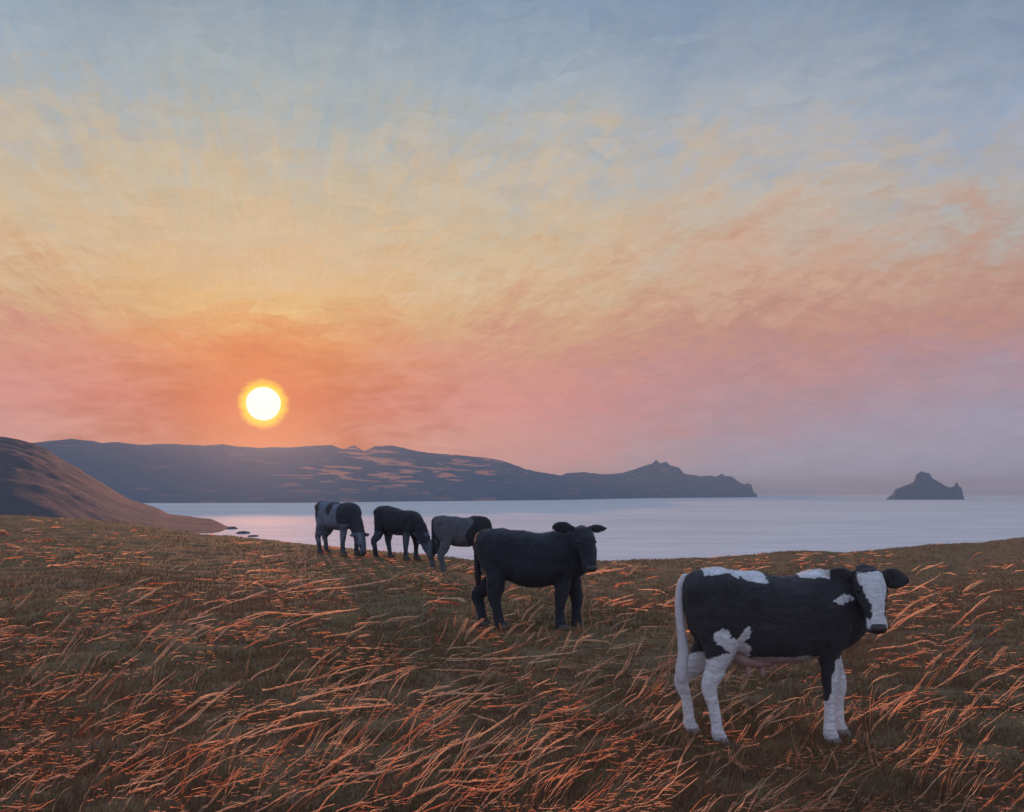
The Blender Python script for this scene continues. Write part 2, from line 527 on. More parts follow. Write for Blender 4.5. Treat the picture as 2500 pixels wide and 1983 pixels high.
# ------------------------------------------------------------------ haze
def build_haze():
    x0, x1, y0, y1, z0, z1 = -30500, 30500, -30500, 30500, -62, 330
    V = [(x0, y0, z0), (x1, y0, z0), (x1, y1, z0), (x0, y1, z0), (x0, y0, z1), (x1, y0, z1), (x1, y1, z1), (x0, y1, z1)]
    Fa = [(0, 3, 2, 1), (4, 5, 6, 7), (0, 1, 5, 4), (1, 2, 6, 5), (2, 3, 7, 6), (3, 0, 4, 7)]
    me = bpy.data.meshes.new('haze'); me.from_pydata(V, [], Fa); me.update()
    m, t, out = mat('haze_air')
    pv = t.n('ShaderNodeVolumePrincipled')
    pv.inputs['Color'].default_value = (0.54, 0.80, 1.0, 1)
    pv.inputs['Density'].default_value = 5.0e-5
    pv.inputs['Anisotropy'].default_value = 0.15
    # a little of the haze is coarse droplets that throw light strongly forward, round the sun
    pf = t.n('ShaderNodeVolumePrincipled')
    pf.inputs['Color'].default_value = (1.0, 0.26, 0.28, 1)
    pf.inputs['Density'].default_value = 4.5e-6
    pf.inputs['Anisotropy'].default_value = 0.90
    ad = t.n('ShaderNodeAddShader')
    t.l(pv.outputs[0], ad.inputs[0]); t.l(pf.outputs[0], ad.inputs[1])
    t.l(ad.outputs[0], out.inputs['Volume'])
    o = link('haze', me, m, smooth=False)
    tag(o, 'thin evening haze lying over the bay', kind='stuff')
build_haze()

# ------------------------------------------------------------------ grass and straw
def px_samples(n, y0, umin=-230, umax=1260, fall=1.0, ymax=1.04):
    u = rng.uniform(umin, umax, n)
    rc = interp(u, RC) * ymax
    q = rng.uniform(0, 1, n)
    if fall == 1.0:           # uniform in 1/y: even over the picture rows
        y = 1 / (1 / rc + q * (1 / y0 - 1 / rc))
    else:
        y = (rc ** (1 - fall) + q * (y0 ** (1 - fall) - rc ** (1 - fall))) ** (1 / (1 - fall))
    x = (u - 512) / F * y
    return x, y

def turf_material():
    m, t, out = mat('turf_blade')
    tc = t.n('ShaderNodeTexCoord')
    n1 = t.noise(tc.outputs['Object'], 0.35, 4, 0.6)
    n2 = t.noise(tc.outputs['Object'], 14.0, 3, 0.6)
    c = t.ramp(n1.outputs[0], [(0.35, (0.205, 0.138, 0.086)), (0.52, (0.280, 0.162, 0.102)), (0.7, (0.335, 0.172, 0.112))])
    c = t.mix(t.smooth(n2.outputs[0], 0.35, 0.7), c, (0.18, 0.122, 0.078))
    d = t.n('ShaderNodeBsdfDiffuse'); t.l(c, d.inputs[0])
    tr = t.n('ShaderNodeBsdfTranslucent'); t.l(c, tr.inputs[0])
    mx = t.n('ShaderNodeMixShader'); mx.inputs[0].default_value = 0.15
    t.l(d.outputs[0], mx.inputs[1]); t.l(tr.outputs[0], mx.inputs[2])
    t.l(mx.outputs[0], out.inputs['Surface'])
    return m

def build_turf():
    n1, n2 = 240000, 140000
    xa, ya = px_samples(n1, 4.2)
    xb, yb = px_samples(n2, 4.2, fall=1.5)
    x = np.concatenate([xa, xb]); y = np.concatenate([ya, yb])
    n = len(x)
    z = ground_z(x, y)
    h = rng.uniform(0.035, 0.095, n) * (0.75 + 0.25 * np.sin(x * 1.1) * np.cos(y * 0.8)) * np.where(y > 20, 0.75, 1)
    w = rng.uniform(0.004, 0.009, n) * np.clip(y / 9, 0.8, 2.6)
    a = rng.uniform(0, 2 * np.pi, n)
    lean = rng.uniform(0.1, 0.9, n) * h
    la = rng.normal(0.3, 1.1, n)
    dx, dy = np.cos(a) * w, np.sin(a) * w
    v = np.empty((n, 3, 3))
    v[:, 0] = np.stack([x - dx, y - dy, z - 0.02], 1)
    v[:, 1] = np.stack([x + dx, y + dy, z - 0.02], 1)
    v[:, 2] = np.stack([x + np.cos(la) * lean, y + np.sin(la) * lean, z + h], 1)
    me = mesh_np('turf', v.reshape(-1, 3), np.arange(n * 3).reshape(-1, 3), 3)
    o = link('turf', me, turf_material(), smooth=False)
    tag(o, 'short dull brown and olive grass covering the field', 'grass', kind='stuff')
build_turf()

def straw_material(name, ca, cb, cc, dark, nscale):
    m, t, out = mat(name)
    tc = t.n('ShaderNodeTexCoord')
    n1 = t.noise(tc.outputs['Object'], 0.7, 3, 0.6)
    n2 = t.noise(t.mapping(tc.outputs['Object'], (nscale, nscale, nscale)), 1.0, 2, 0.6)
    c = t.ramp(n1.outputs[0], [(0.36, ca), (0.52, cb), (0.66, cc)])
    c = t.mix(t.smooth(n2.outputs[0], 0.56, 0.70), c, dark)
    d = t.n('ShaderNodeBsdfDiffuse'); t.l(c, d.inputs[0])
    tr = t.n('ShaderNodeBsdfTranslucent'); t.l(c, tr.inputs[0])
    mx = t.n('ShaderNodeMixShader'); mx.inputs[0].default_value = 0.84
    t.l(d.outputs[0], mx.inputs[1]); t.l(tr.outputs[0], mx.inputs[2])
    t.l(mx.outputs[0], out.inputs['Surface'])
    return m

class Ribbons:
    def __init__(self):
        self.v = []; self.f = []
    def add(self, pts, w, taper=0.35, up=Vector((0, 0, 1))):
        """flat stalk along pts, its width lying in the plane square to the low sun"""
        b = len(self.v)
        n = len(pts)
        for i, p in enumerate(pts):
            a = pts[max(i - 1, 0)]; c = pts[min(i + 1, n - 1)]
            d = (c - a)
            side = d.cross(sun_dir)
            if side.length < 1e-6: side = Vector((0, 0, 1))
            side.normalize()
            k = w * (1 - (1 - taper) * abs(i / (n - 1) - 0.35) / 0.65) * 0.5
            self.v.append(p + side * k); self.v.append(p - side * k)
        for i in range(n - 1):
            q = b + 2 * i
            self.f.append((q, q + 1, q + 3, q + 2))
    def build(self, name, m):
        me = mesh_np(name, [tuple(p) for p in self.v], self.f, 4)
        return link(name, me, m, smooth=False)

Z7 = lambda p: ((300 + p[0] / 1.797) * 0.4096, (1400 + p[1] / 1.797) * 0.4096)
Z2 = lambda p: ((1050 + p[0] / 4.276) * 0.4096, (1200 + p[1] / 4.276) * 0.4096)
Z1 = lambda p: ((1600 + p[0] / 3.08) * 0.4096, (1350 + p[1] / 3.08) * 0.4096)
S7 = """60,335 250,130|75,470 290,220|0,165 150,70 240,20|390,325 480,230 680,165|0,220 60,195 180,150 260,120|420,160 560,100 640,70
650,100 860,35 1050,15|680,100 1050,50 1245,10|310,210 480,115|520,220 620,180 800,185 1050,150|130,760 260,680 420,540 550,450
450,545 620,535 770,490 1050,410 1240,400|520,655 740,580 900,500 1070,415|740,580 1000,510 1200,430 1340,390|1340,390 1600,390 1920,355 2040,330
1340,445 1480,445 1600,455|490,760 640,690 760,620 900,600 1180,575|500,760 700,700 900,640|365,855 430,715|270,850 330,720|460,910 480,790 500,655
595,840 640,740|680,810 760,700|800,830 910,620|870,830 1030,620|900,890 990,760 1110,620|1020,840 1160,660|1165,800 1340,640 1540,515
1285,750 1420,640 1560,520|1330,745 1540,570|1200,905 1400,780 1600,690 1790,560|1100,870 1220,820 1350,755|900,915 1080,910 1250,870
1360,905 1500,885 1650,860|1490,850 1540,780 1720,725|1600,840 1800,790 2020,765|1400,940 1560,945 1720,915|1450,960 1600,1000 1700,980 1730,930
1800,920 1940,860|1820,960 1950,910 2050,880|1820,660 1960,590 2130,500|1760,690 1900,620 2050,580|1875,500 1920,400 1960,330|0,1010 200,930
180,700 330,560 440,520|830,510 870,420 890,360 960,290|1060,560 1100,370 1150,250|1205,480 1205,260|740,570 780,420|540,450 560,330|130,520 150,400
130,430 200,310|290,560 340,350|1380,340 1380,240 1450,170|1140,220 1300,190|1350,520 1440,518|1350,545 1700,555|1000,575 1180,580|980,610 1170,590
20,700 60,560 120,420|60,820 130,700 200,560|-330,300 -180,120 -60,20|-300,420 -200,260 -120,160|-420,520 -300,300|-250,560 -180,420 -120,300|-480,700 -420,520
-200,740 -120,600|-380,820 -330,650|-260,900 -130,840|-430,960 -200,900|-100,640 -30,480|-180,500 -90,330|-490,180 -380,60|700,260 860,180 1000,160
1000,240 1130,225|40,60 140,10|560,330 600,260 640,240|850,300 1010,260 1080,205|1500,620 1620,520 1700,480|1960,760 2120,640|1700,660 1790,560"""
S2 = """50,1620 150,1440 190,1310|160,1700 280,1520 400,1310|360,1580 400,1460 560,1320|370,1640 440,1570 640,1400|470,1310 440,1150 450,950|560,1300 480,1200
770,1490 700,1290 660,1190|710,1470 640,1260|560,1280 610,1150|780,1510 900,1400 1100,1340|950,1380 1010,1260 1190,1110|1010,1400 1070,1280 1190,1180
930,1320 920,1070|1010,1220 1000,1090|1050,1160 1040,1080|920,1530 1100,1370|1000,1590 1090,1460|1120,1540 1170,1390|1270,1580 1210,1400|1380,1670 1470,1450
1390,1440 1420,1130|1560,1460 1520,1260 1540,1060|1580,1290 1590,1070|1620,1500 1600,1250 1650,1040|1690,1430 1660,1250 1700,1100|1690,1220 1760,1140
1735,1470 1740,1300|1480,1700 1560,1540 1680,1500|1230,1600 1600,1580 1900,1610|1790,1200 1950,1130 2130,1080|1760,1560 2130,1410|250,1440 260,1290
340,1500 390,1320|540,1500 640,1400|430,1440 520,1330|1830,1400 1890,1290|1920,1320 2130,1280|1560,1600 1700,1480"""
S2H = """40,980 180,1000 380,990|0,1040 200,1030 380,1050|0,1140 370,1150|360,860 550,855|360,830 500,790|0,1280 80,1240|850,1000 960,995|1170,1020 1270,1005
1600,880 1800,860 2040,820|1900,1010 2130,960|1840,1220 2120,1160|420,1060 660,1110|60,1090 300,1075|20,1180 330,1200"""
S1 = """210,680 190,480 150,290|100,960 100,760 160,540|185,960 190,600|0,1000 90,900|20,1100 100,960|0,1350 130,1200 250,1050|0,1440 150,1330 240,1230
220,1500 180,1340|265,1500 220,1340|0,1560 200,1490|0,1680 120,1600 240,1530|240,1600 480,1500|350,1180 300,1040 280,880|520,1000 560,890|640,1060 690,940
600,1400 560,1200 530,1000|600,1490 700,1290|730,1460 800,1300 930,1180|780,1440 900,1390 960,1210|700,1690 580,1560 550,1420|730,1280 860,1170
1110,1650 1070,1480 1030,1310 1070,1260|990,1650 1020,1470|870,1690 950,1600|1190,1420 1140,1200 1130,1050|1200,1280 1200,1090|1190,1590 1140,1460
1440,1330 1520,1180|1650,1680 1590,1400 1550,1180|1500,1200 1480,1100|1690,1690 1620,1410|1560,1560 1530,1370|1620,1360 1620,1100 1650,980
1730,1310 1800,1180 1930,1050 2090,820|1680,1240 1760,1160|1560,770 1720,740 1850,720 2000,660 2100,690|1760,600 1860,500 2100,380|1790,520 1920,400 2150,280
1740,340 1900,300 2150,160|1690,1600 1900,1420|1880,1690 2060,1560 2150,1440|1960,1540 2100,1480|1980,1290 2140,1170|600,1520 780,1470
660,1230 700,1160|450,1620 500,1540|520,1330 500,1200|1290,1600 1240,1450|1370,1650 1330,1480|1760,1690 1990,1480|2010,900 2150,760|-200,1400 -60,1260
-260,1200 -120,1060 -40,900|-330,1000 -220,840 -150,640|-150,780 -60,560|-350,700 -250,560 -200,420|-80,1600 40,1480|-300,1650 -160,1560
2200,600 2400,420 2560,300|2180,1000 2330,820 2450,700|2260,1300 2400,1100|2420,1500 2560,1300|2250,1600 2300,1420|2480,900 2640,700|2300,300 2500,180|2400,1660 2440,1500"""
def parse(s, Z):
    out = []
    for line in s.replace('\n', '|').split('|'):
        if line.strip():
            out.append([Z(tuple(float(q) for q in p.split(','))) for p in line.split()])
    return out

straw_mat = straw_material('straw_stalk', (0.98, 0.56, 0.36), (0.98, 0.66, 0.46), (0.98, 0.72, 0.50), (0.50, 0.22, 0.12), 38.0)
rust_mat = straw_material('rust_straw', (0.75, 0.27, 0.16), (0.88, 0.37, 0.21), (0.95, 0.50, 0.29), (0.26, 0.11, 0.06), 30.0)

def smooth_poly(pts, n):
    P = [Vector(p) for p in pts]
    if len(P) == 2:
        return [P[0].lerp(P[1], i / (n - 1)) for i in range(n)]
    Q = [P[0] * 2 - P[1]] + P + [P[-1] * 2 - P[-2]]
    out = []
    for i in range(n):
        s = i / (n - 1) * (len(P) - 1)
        k = min(int(s), len(P) - 2); t = s - k
        a, b, c, d = Q[k:k + 4]
        out.append(0.5 * ((2 * b) + (c - a) * t + (2 * a - 5 * b + 4 * c - d) * t * t + (3 * b - a - 3 * c + d) * t ** 3))
    return out

def bundle(rb, poly, lean=0.6, strands=3, spread=0.018, width=0.0105, n=None):
    """a wisp of long stalks rooted in the ground at its lower end and leaning over"""
    if poly[0][1] < poly[-1][1]:
        poly = poly[::-1]
    L = sum(math.dist(poly[i], poly[i + 1]) for i in range(len(poly) - 1))
    n = n or max(4, int(L / 6))
    pts2 = smooth_poly(poly, n)
    g0 = unproject(*poly[0])
    base = []
    for i, p in enumerate(pts2):
        gp = unproject(p[0], p[1])
        y = g0.y + lean * (gp.y - g0.y)
        y = max(y, 2.0)
        q = Vector(((p[0] - 512) / F * y, y, CZ + (HY - p[1]) / F * y))
        gz = float(ground_z(q.x, q.y))
        if q.z < gz + 0.045: q.z = gz + 0.045
        base.append(q)
    base[0].z = float(ground_z(base[0].x, base[0].y)) - 0.01
    k = max(1.0, g0.y / 8.5)
    for s in range(strands):
        off = Vector((random.gauss(0, 1), random.gauss(0, 1), 0)) * spread * k
        a = random.uniform(0, 0.25); b = random.uniform(0.75, 1.0)
        i0 = int(a * (n - 1)); i1 = max(i0 + 3, int(round(b * (n - 1))))
        seg = base[i0:i1 + 1]
        if len(seg) < 2: seg = base
        pts = []
        for j, q in enumerate(seg):
            jit = Vector((random.gauss(0, 1), random.gauss(0, 1), random.gauss(0, .8))) * 0.004 * k
            pts.append(q + off * (0.3 + 0.9 * j / len(seg)) + jit)
        rb.add(pts, width * k * random.uniform(0.7, 1.25))

def build_straw():
    rb = Ribbons(); rr = Ribbons()
    for p in parse(S7, Z7):
        bundle(rb if random.random() < 0.8 else rr, p, 0.75, 4, spread=0.014)
    for p in parse(S2, Z2): bundle(rb, p, 0.3, 3, spread=0.009, width=0.011)
    for p in parse(S2H, Z2): bundle(rb if random.random() < .5 else rr, p, 0.9, 2, width=0.014)
    for p in parse(S1, Z1): bundle(rb, p, 0.5, 4, spread=0.013)
    # more stalks everywhere, swept up to the right in drifts
    for i in range(1150):
        u = random.uniform(-40, 1064); v0 = float(interp(u, CREST)) + HY
        v = v0 + 10 + (830 - v0) * random.random() ** 0.8
        fld = noise.noise(Vector((u / 170, v / 90, 4.2)))
        if fld < -0.12 and random.random() < 0.5: continue
        depth = (v - v0) / (830 - v0)
        ang = math.radians(14 + 44 * depth + 34 * noise.noise(Vector((u / 140, v / 80, 9))) + random.gauss(0, 15))
        L = (14 + 60 * depth) * random.uniform(0.5, 1.4)
        mid = (u + math.cos(ang) * L / 2 + random.gauss(0, 2), v - math.sin(ang) * L / 2 + random.gauss(0, 2))
        end = (u + math.cos(ang * 0.9) * L, v - math.sin(ang * 0.9) * L)
        if end[1] < v0 + 4: continue
        bundle(rr if random.random() < 0.35 else rb, [(u, v), mid, end], random.uniform(0.5, 0.85), random.choice([1, 2, 2]), width=0.0085)
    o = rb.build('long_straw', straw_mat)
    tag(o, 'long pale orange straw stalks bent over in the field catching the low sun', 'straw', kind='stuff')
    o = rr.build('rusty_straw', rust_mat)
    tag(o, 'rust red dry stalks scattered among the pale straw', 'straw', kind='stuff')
    # short broken pieces lying flat on the turf
    rl = Ribbons(); rp = Ribbons()
    n = 32000
    x, y = px_samples(n, 5.4, ymax=0.985)
    z = ground_z(x, y)
    for i in range(n):
        u = 512 + F * x[i] / y[i]; v = HY - F * (z[i] - CZ) / y[i]
        f = noise.noise(Vector((u / 75, v / 26, 1.0))) + 0.45 * noise.noise(Vector((u / 24, v / 9, 2.0)))
        if f < 0.04 or random.random() < 0.5: continue
        k = max(0.9, y[i] / 8.5)
        L = (0.018 + 0.085 * random.random() ** 2) * k
        a = random.gauss(0.1, 0.25)
        h = random.uniform(0.055, 0.085)
        p0 = Vector((x[i] - L / 2, y[i], z[i] + h)); p1 = Vector((x[i] + L / 2 * math.cos(a), y[i] + L * math.sin(a), z[i] + h + random.gauss(0, .006)))
        mid = (p0 + p1) / 2 + Vector((0, 0, random.gauss(0, 0.004 * k)))
        (rl if random.random() < .6 else rp).add([p0, mid, p1], random.uniform(0.003, 0.0052) * k)
    o = rl.build('straw_litter', rust_mat)
    tag(o, 'short broken bits of orange straw strewn over the turf', 'straw', kind='stuff')
    o = rp.build('pale_straw_litter', straw_mat)
    tag(o, 'short broken bits of pale yellow straw strewn among the orange ones', 'straw', kind='stuff')
build_straw()

# ------------------------------------------------------------------ cows
def tube(bm, rings, seg=20, power=2.0):
    """rings: (centre, axisA, axisB) with half extents as vector lengths; one closed tube"""
    loops = []
    for c, A, B in rings:
        lp = []
        for k in range(seg):
            th = 2 * math.pi * k / seg
            ca, sa = math.cos(th), math.sin(th)
            e = 2.0 / power
            ca = math.copysign(abs(ca) ** e, ca); sa = math.copysign(abs(sa) ** e, sa)
            lp.append(bm.verts.new(Vector(c) + Vector(A) * ca + Vector(B) * sa))
        loops.append(lp)
    for a, b in zip(loops, loops[1:]):
        for k in range(seg):
            k2 = (k + 1) % seg
            bm.faces.new((a[k], a[k2], b[k2], b[k]))
    for lp, rev, (c, A, B) in ((loops[0], True, rings[0]), (loops[-1], False, rings[-1])):
        cv = bm.verts.new(Vector(c))
        for k in range(seg):
            k2 = (k + 1) % seg
            bm.faces.new((lp[k2], lp[k], cv) if rev else (lp[k], lp[k2], cv))

def chain(bm, pts, seg=16, ref=Vector((1, 0, 0)), sub=4):
    """pts: (pos, half_ref, half_other). smooth interpolated limb, half_ref measured along ref direction"""
    P = smooth_poly([p[0] for p in pts], (len(pts) - 1) * sub + 1)
    a = [np.interp(i / sub, range(len(pts)), [p[1] for p in pts]) for i in range(len(P))]
    b = [np.interp(i / sub, range(len(pts)), [p[2] for p in pts]) for i in range(len(P))]
    rings = []
    for i, p in enumerate(P):
        d = (P[min(i + 1, len(P) - 1)] - P[max(i - 1, 0)]).normalized()
        r = (ref - d * ref.dot(d)).normalized()
        o = d.cross(r)
        rings.append((p, r * a[i], o * b[i]))
    # rounded ends
    d0 = (P[0] - P[1]).normalized(); d1 = (P[-1] - P[-2]).normalized()
    c, A, B = rings[0]; rings.insert(0, (c + d0 * 0.5 * min(a[0], b[0]), A * 0.6, B * 0.6))
    c, A, B = rings[-1]; rings.append((c + d1 * 0.45 * min(a[-1], b[-1]), A * 0.65, B * 0.65))
    tube(bm, rings, seg)

TORSO = [(-.665, 1.22, 1.06, .05), (-.64, 1.28, .94, .13), (-.59, 1.315, .84, .19), (-.50, 1.335, .76, .235), (-.35, 1.335, .71, .265), (-.15, 1.305, .645, .30),
         (.05, 1.285, .615, .32), (.22, 1.29, .62, .305), (.38, 1.315, .65, .265), (.50, 1.325, .69, .225), (.62, 1.30, .74, .185),
         (.71, 1.24, .80, .145), (.765, 1.14, .88, .09), (.785, 1.06, .95, .04)]

def torso(bm, sx=1.0, sw=1.0, drop=0.0, belly=0.0):
    P = TORSO
    n = (len(P) - 1) * 3 + 1
    idx = np.arange(len(P)); q = np.linspace(0, len(P) - 1, n)
    cols = [np.interp(q, idx, [p[k] for p in P]) for k in range(4)]
    rings = []
    for x, zt, zb, w in zip(*cols):
        zt = zt - drop * max(0, (x + .2))
        zb = zb - belly * max(0, 1 - abs(x) / .75)
        rings.append((Vector((x * sx, 0, (zt + zb) / 2)), Vector((0, 0, (zt - zb) / 2)), Vector((0, w * sw, 0))))
    tube(bm, rings, 32, 2.35)

def leg_points(kind, side, foot, thick=1.0):
    """foot: (dx along body, lift)"""
    s = side; x = foot
    if kind == 'hind':
        y = 0.155 * s
        return [((-.44, .12 * s, 1.05), .19, .12), ((-.42, .14 * s, .90), .185, .12), ((-.40, y, .76), .14, .10), ((-.44 + (x + .44) * .4, y, .60), .088 * thick, .065 * thick),
                ((x - .065, y, .46), .064 * thick, .050 * thick), ((x - .035, y, .32), .046 * thick, .038 * thick), ((x - .01, y, .18), .044 * thick, .038 * thick),
                ((x, y, .10), .054 * thick, .046 * thick), ((x + .025, y, .055), .056 * thick, .048 * thick)]
    y = 0.135 * s
    return [((.48, .12 * s, 1.08), .17, .10), ((.45, .135 * s, .90), .15, .105), ((.42 + (x - .44) * .3, y, .74), .105, .085), ((.43 + (x - .44) * .6, y, .60), .078 * thick, .062 * thick),
            ((x, y, .43), .058 * thick, .052 * thick), ((x - .005, y, .30), .043 * thick, .038 * thick), ((x - .005, y, .18), .043 * thick, .038 * thick),
            ((x, y, .10), .053 * thick, .046 * thick), ((x + .02, y, .055), .055 * thick, .048 * thick)]

def ear(bm, root, tip, w=0.062, t=0.02):
    root = Vector(root); tip = Vector(tip)
    d = (tip - root)
    up = Vector((0, 0, 1)); up = (up - d.normalized() * up.dot(d.normalized())).normalized()
    nrm = d.normalized().cross(up)
    prof = [(0, .35), (.15, .6), (.35, .95), (.55, 1.0), (.75, .8), (.9, .5), (1.0, .2)]
    rings = [(root + d * k, up * w * s, nrm * t * (0.6 + 0.4 * s)) for k, s in prof]
    tube(bm, rings, 14)

def look_head(bm, hx, hz, yaw=0.0, s=1.0, nod=0.0, tuft=.085, earup=0.0):
    """neck rising from the shoulders and head turned round to look at the viewer on the -Y side"""
    base = Vector((hx, -.16, hz))
    chain(bm, [((.44, 0, 1.02), .27, .16), ((.55, -.01, 1.06), .235, .145), ((.64, -.05, 1.10), .19, .13), ((hx - .01, -.10, hz - .06), .14, .12), ((hx, -.15, hz - .03), .12, .11)],
          ref=Vector((0, 0, 1)))
    M = Matrix.Translation(base) @ Matrix.Rotation(yaw, 4, 'Z') @ Matrix.Rotation(nod, 4, 'X') @ Matrix.Scale(s, 4)
    def P(x, y, z): return M @ Vector((x, y, z))
    pts = [((0, .02, .015), .095, .10), ((0, -.05, .005), .112, .115), ((0, -.10, -.06), .108, .112), ((0, -.14, -.14), .088, .095), ((0, -.175, -.22), .072, .075),
           ((0, -.20, -.285), .077, .064), ((0, -.215, -.33), .078, .055), ((0, -.215, -.355), .060, .045)]
    rings = []
    for i, (c, a, b) in enumerate(pts):
        c0 = Vector(pts[max(i - 1, 0)][0]); c1 = Vector(pts[min(i + 1, len(pts) - 1)][0])
        d = (c1 - c0).normalized(); r = Vector((1, 0, 0)); o = d.cross(r)
        rings.append((M @ Vector(c), M.to_3x3() @ (r * a), M.to_3x3() @ (o * b)))
    tube(bm, rings, 20, 2.3)
    # poll tuft, brow ridges
    chain(bm, [(P(-.07, -.01, tuft - .015), .035, .05), (P(0, -.01, tuft), .045, .055), (P(.07, -.01, tuft - .015), .035, .05)], ref=Vector((0, 0, 1)))
    ear(bm, P(.085, 0, .045 + earup), P(.335, .05, .005 + earup * 1.6), (.07 - earup * .5) * s, .024)
    ear(bm, P(-.085, 0, .045 + earup), P(-.31, .04, .06 + earup), .06 * s, .024)
    return M

def graze_head(bm, pts, s=1.0):
    """neck reaching down to the grass; pts = list of centre points from shoulder to muzzle"""
    rad = [(.25, .16), (.21, .135), (.155, .11), (.125, .10), (.12, .105), (.10, .085), (.075, .07), (.072, .075), (.05, .06)]
    chain(bm, [(p, r[0] * s, r[1] * s) for p, r in zip(pts, rad)], ref=Vector((1, 0, .25)))
    hp = Vector(pts[3]); nx = (Vector(pts[5]) - Vector(pts[3])).normalized()
    side = nx.cross(Vector((0, 0, 1)))
    if side.length < .2: side = Vector((0, 1, 0))
    side = Vector((side.x, side.y, 0)).normalized()
    for sg in (-1, 1):
        ear(bm, hp + side * sg * .07 + Vector((0, 0, .02)), hp + side * sg * .29 + Vector((-.02, 0, .02)), .055, .022)
    return hp, nx, side

def remeshed(bm, voxel, name, iters=3):
    me = bpy.data.meshes.new(name + '_raw'); bm.to_mesh(me); bm.free()
    ob = bpy.data.objects.new(name + '_raw', me); COL.objects.link(ob)
    rm = ob.modifiers.new('r', 'REMESH'); rm.mode = 'VOXEL'; rm.voxel_size = voxel; rm.use_smooth_shade = True
    sm_ = ob.modifiers.new('s', 'SMOOTH'); sm_.factor = 0.5; sm_.iterations = iters
    dg = bpy.context.evaluated_depsgraph_get()
    out = bpy.data.meshes.new_from_object(ob.evaluated_get(dg), depsgraph=dg)
    bpy.data.objects.remove(ob); bpy.data.meshes.remove(me)
    out.name = name
    return out

def set_coat(me, fn):
    n = len(me.vertices)
    co = np.empty(n * 3, dtype=np.float32); me.vertices.foreach_get('co', co); co = co.reshape(-1, 3)
    nm = np.empty(n * 3, dtype=np.float32); me.vertices.foreach_get('normal', nm); nm = nm.reshape(-1, 3)
    col = np.empty((n, 4), dtype=np.float32)
    for i in range(n):
        p = co[i]
        a = noise.noise(Vector((p[0] * 4.5, p[1] * 4.5, p[2] * 4.5 + 3))) * 0.020 + noise.noise(Vector((p[0] * 11, p[1] * 11, p[2] * 11))) * 0.008
        if -.22 < p[0] < .32 and .72 < p[2] < 1.15: a += 0.0018 * math.sin((p[0] + (p[2] - .9) * .25) * 75)
        for hx, hz, hr, ha in ((-.36, 1.24, .09, .030), (-.60, 1.20, .07, .022), (.47, 1.06, .16, .022), (-.30, .80, .12, .012), (.40, .80, .08, .012)):
            q = ((p[0] - hx) ** 2 + (p[2] - hz) ** 2) / hr ** 2
            if q < 4 and abs(p[1]) > .06: a += ha * math.exp(-q * 1.6)
        for hx, hz, ha in ((-.16, 1.0, .018), (-.24, .86, .022), (.27, .95, .012)):
            q = ((p[0] - hx) / .07) ** 2 + ((p[2] - hz) / .2) ** 2
            if q < 4: a -= ha * math.exp(-q * 1.4)
        if p[1] < -.16 and p[0] > .5: a *= .25
        if p[2] < .55: a *= .35
        co[i] = p + nm[i] * a
        k = (noise.noise(Vector((p[0] * 16, p[1] * 16, p[2] * 16))) * 0.016 + noise.noise(Vector((p[0] * 45, p[1] * 20, p[2] * 45))) * 0.008,
             noise.noise(Vector((p[0] * 16 + 9, p[1] * 16, p[2] * 16))) * 0.016 + noise.noise(Vector((p[0] * 45, p[1] * 20 + 5, p[2] * 45))) * 0.008)
        col[i, :3] = fn(p[0] + k[0], p[1], p[2] + k[1], nm[i]); col[i, 3] = 1
    me.vertices.foreach_set('co', co.ravel()); me.update()
    at = me.color_attributes.new('coat', 'FLOAT_COLOR', 'POINT')
    at.data.foreach_set('color', col.ravel())

def coat_material(name, rough=0.62):
    m, t, out = mat(name)
    at = t.n('ShaderNodeAttribute', attribute_name='coat')
    tc = t.n('ShaderNodeTexCoord')
    n1 = t.noise(t.mapping(tc.outputs['Object'], (9, 9, 26), (0, 0.9, 0)), 1.0, 4, 0.7, 3.5)
    n2 = t.noise(t.mapping(tc.outputs['Object'], (5, 5, 16), (0, 0.9, 0)), 1.0, 3, 0.6, 1.0)
    k = t.math('MULTIPLY_ADD', n1.outputs[0], 1.3, t.math('MULTIPLY_ADD', n2.outputs[0], 0.9, -0.05))
    vm = t.n('ShaderNodeVectorMath', operation='SCALE')
    t.l(at.outputs['Color'], vm.inputs[0]); t.l(k, vm.inputs['Scale'])
    p = principled(t, out, vm.outputs[0], rough, 0.35, bump(t, n1.outputs[0], 0.8, 0.025))
    p.inputs['Sheen Weight'].default_value = 0.15
    p.inputs['Sheen Roughness'].default_value = 0.4
    p.inputs['Sheen Tint'].default_value = (0.80, 0.88, 1.0, 1)
    return m

coat = coat_material('cow_coat')
def plain(name, c, rough=0.6, spec=0.4):
    m, t, out = mat(name)
    tc = t.n('ShaderNodeTexCoord')
    n = t.noise(tc.outputs['Object'], 25, 3, 0.6)
    col = t.mix(n.outputs[0], [v * 0.7 for v in c], [v * 1.25 for v in c])
    principled(t, out, col, rough, spec, bump(t, n.outputs[0], 0.3, 0.01))
    return m
hoof_mat = plain('hoof_horn', (0.10, 0.085, 0.08))
hoof_pale = plain('pale_hoof_horn', (0.30, 0.25, 0.25))
eye_mat = plain('cow_eye', (0.012, 0.010, 0.012), 0.12, 0.6)
udder_mat = plain('udder_skin', (0.50, 0.33, 0.33), 0.6)
white_tail = plain('white_tail_hair', (0.72, 0.70, 0.76), 0.7)
dark_tail = plain('dark_tail_hair', (0.035, 0.033, 0.042), 0.7)
nose_mat = plain('nose_skin', (0.05, 0.042, 0.048), 0.35, 0.5)

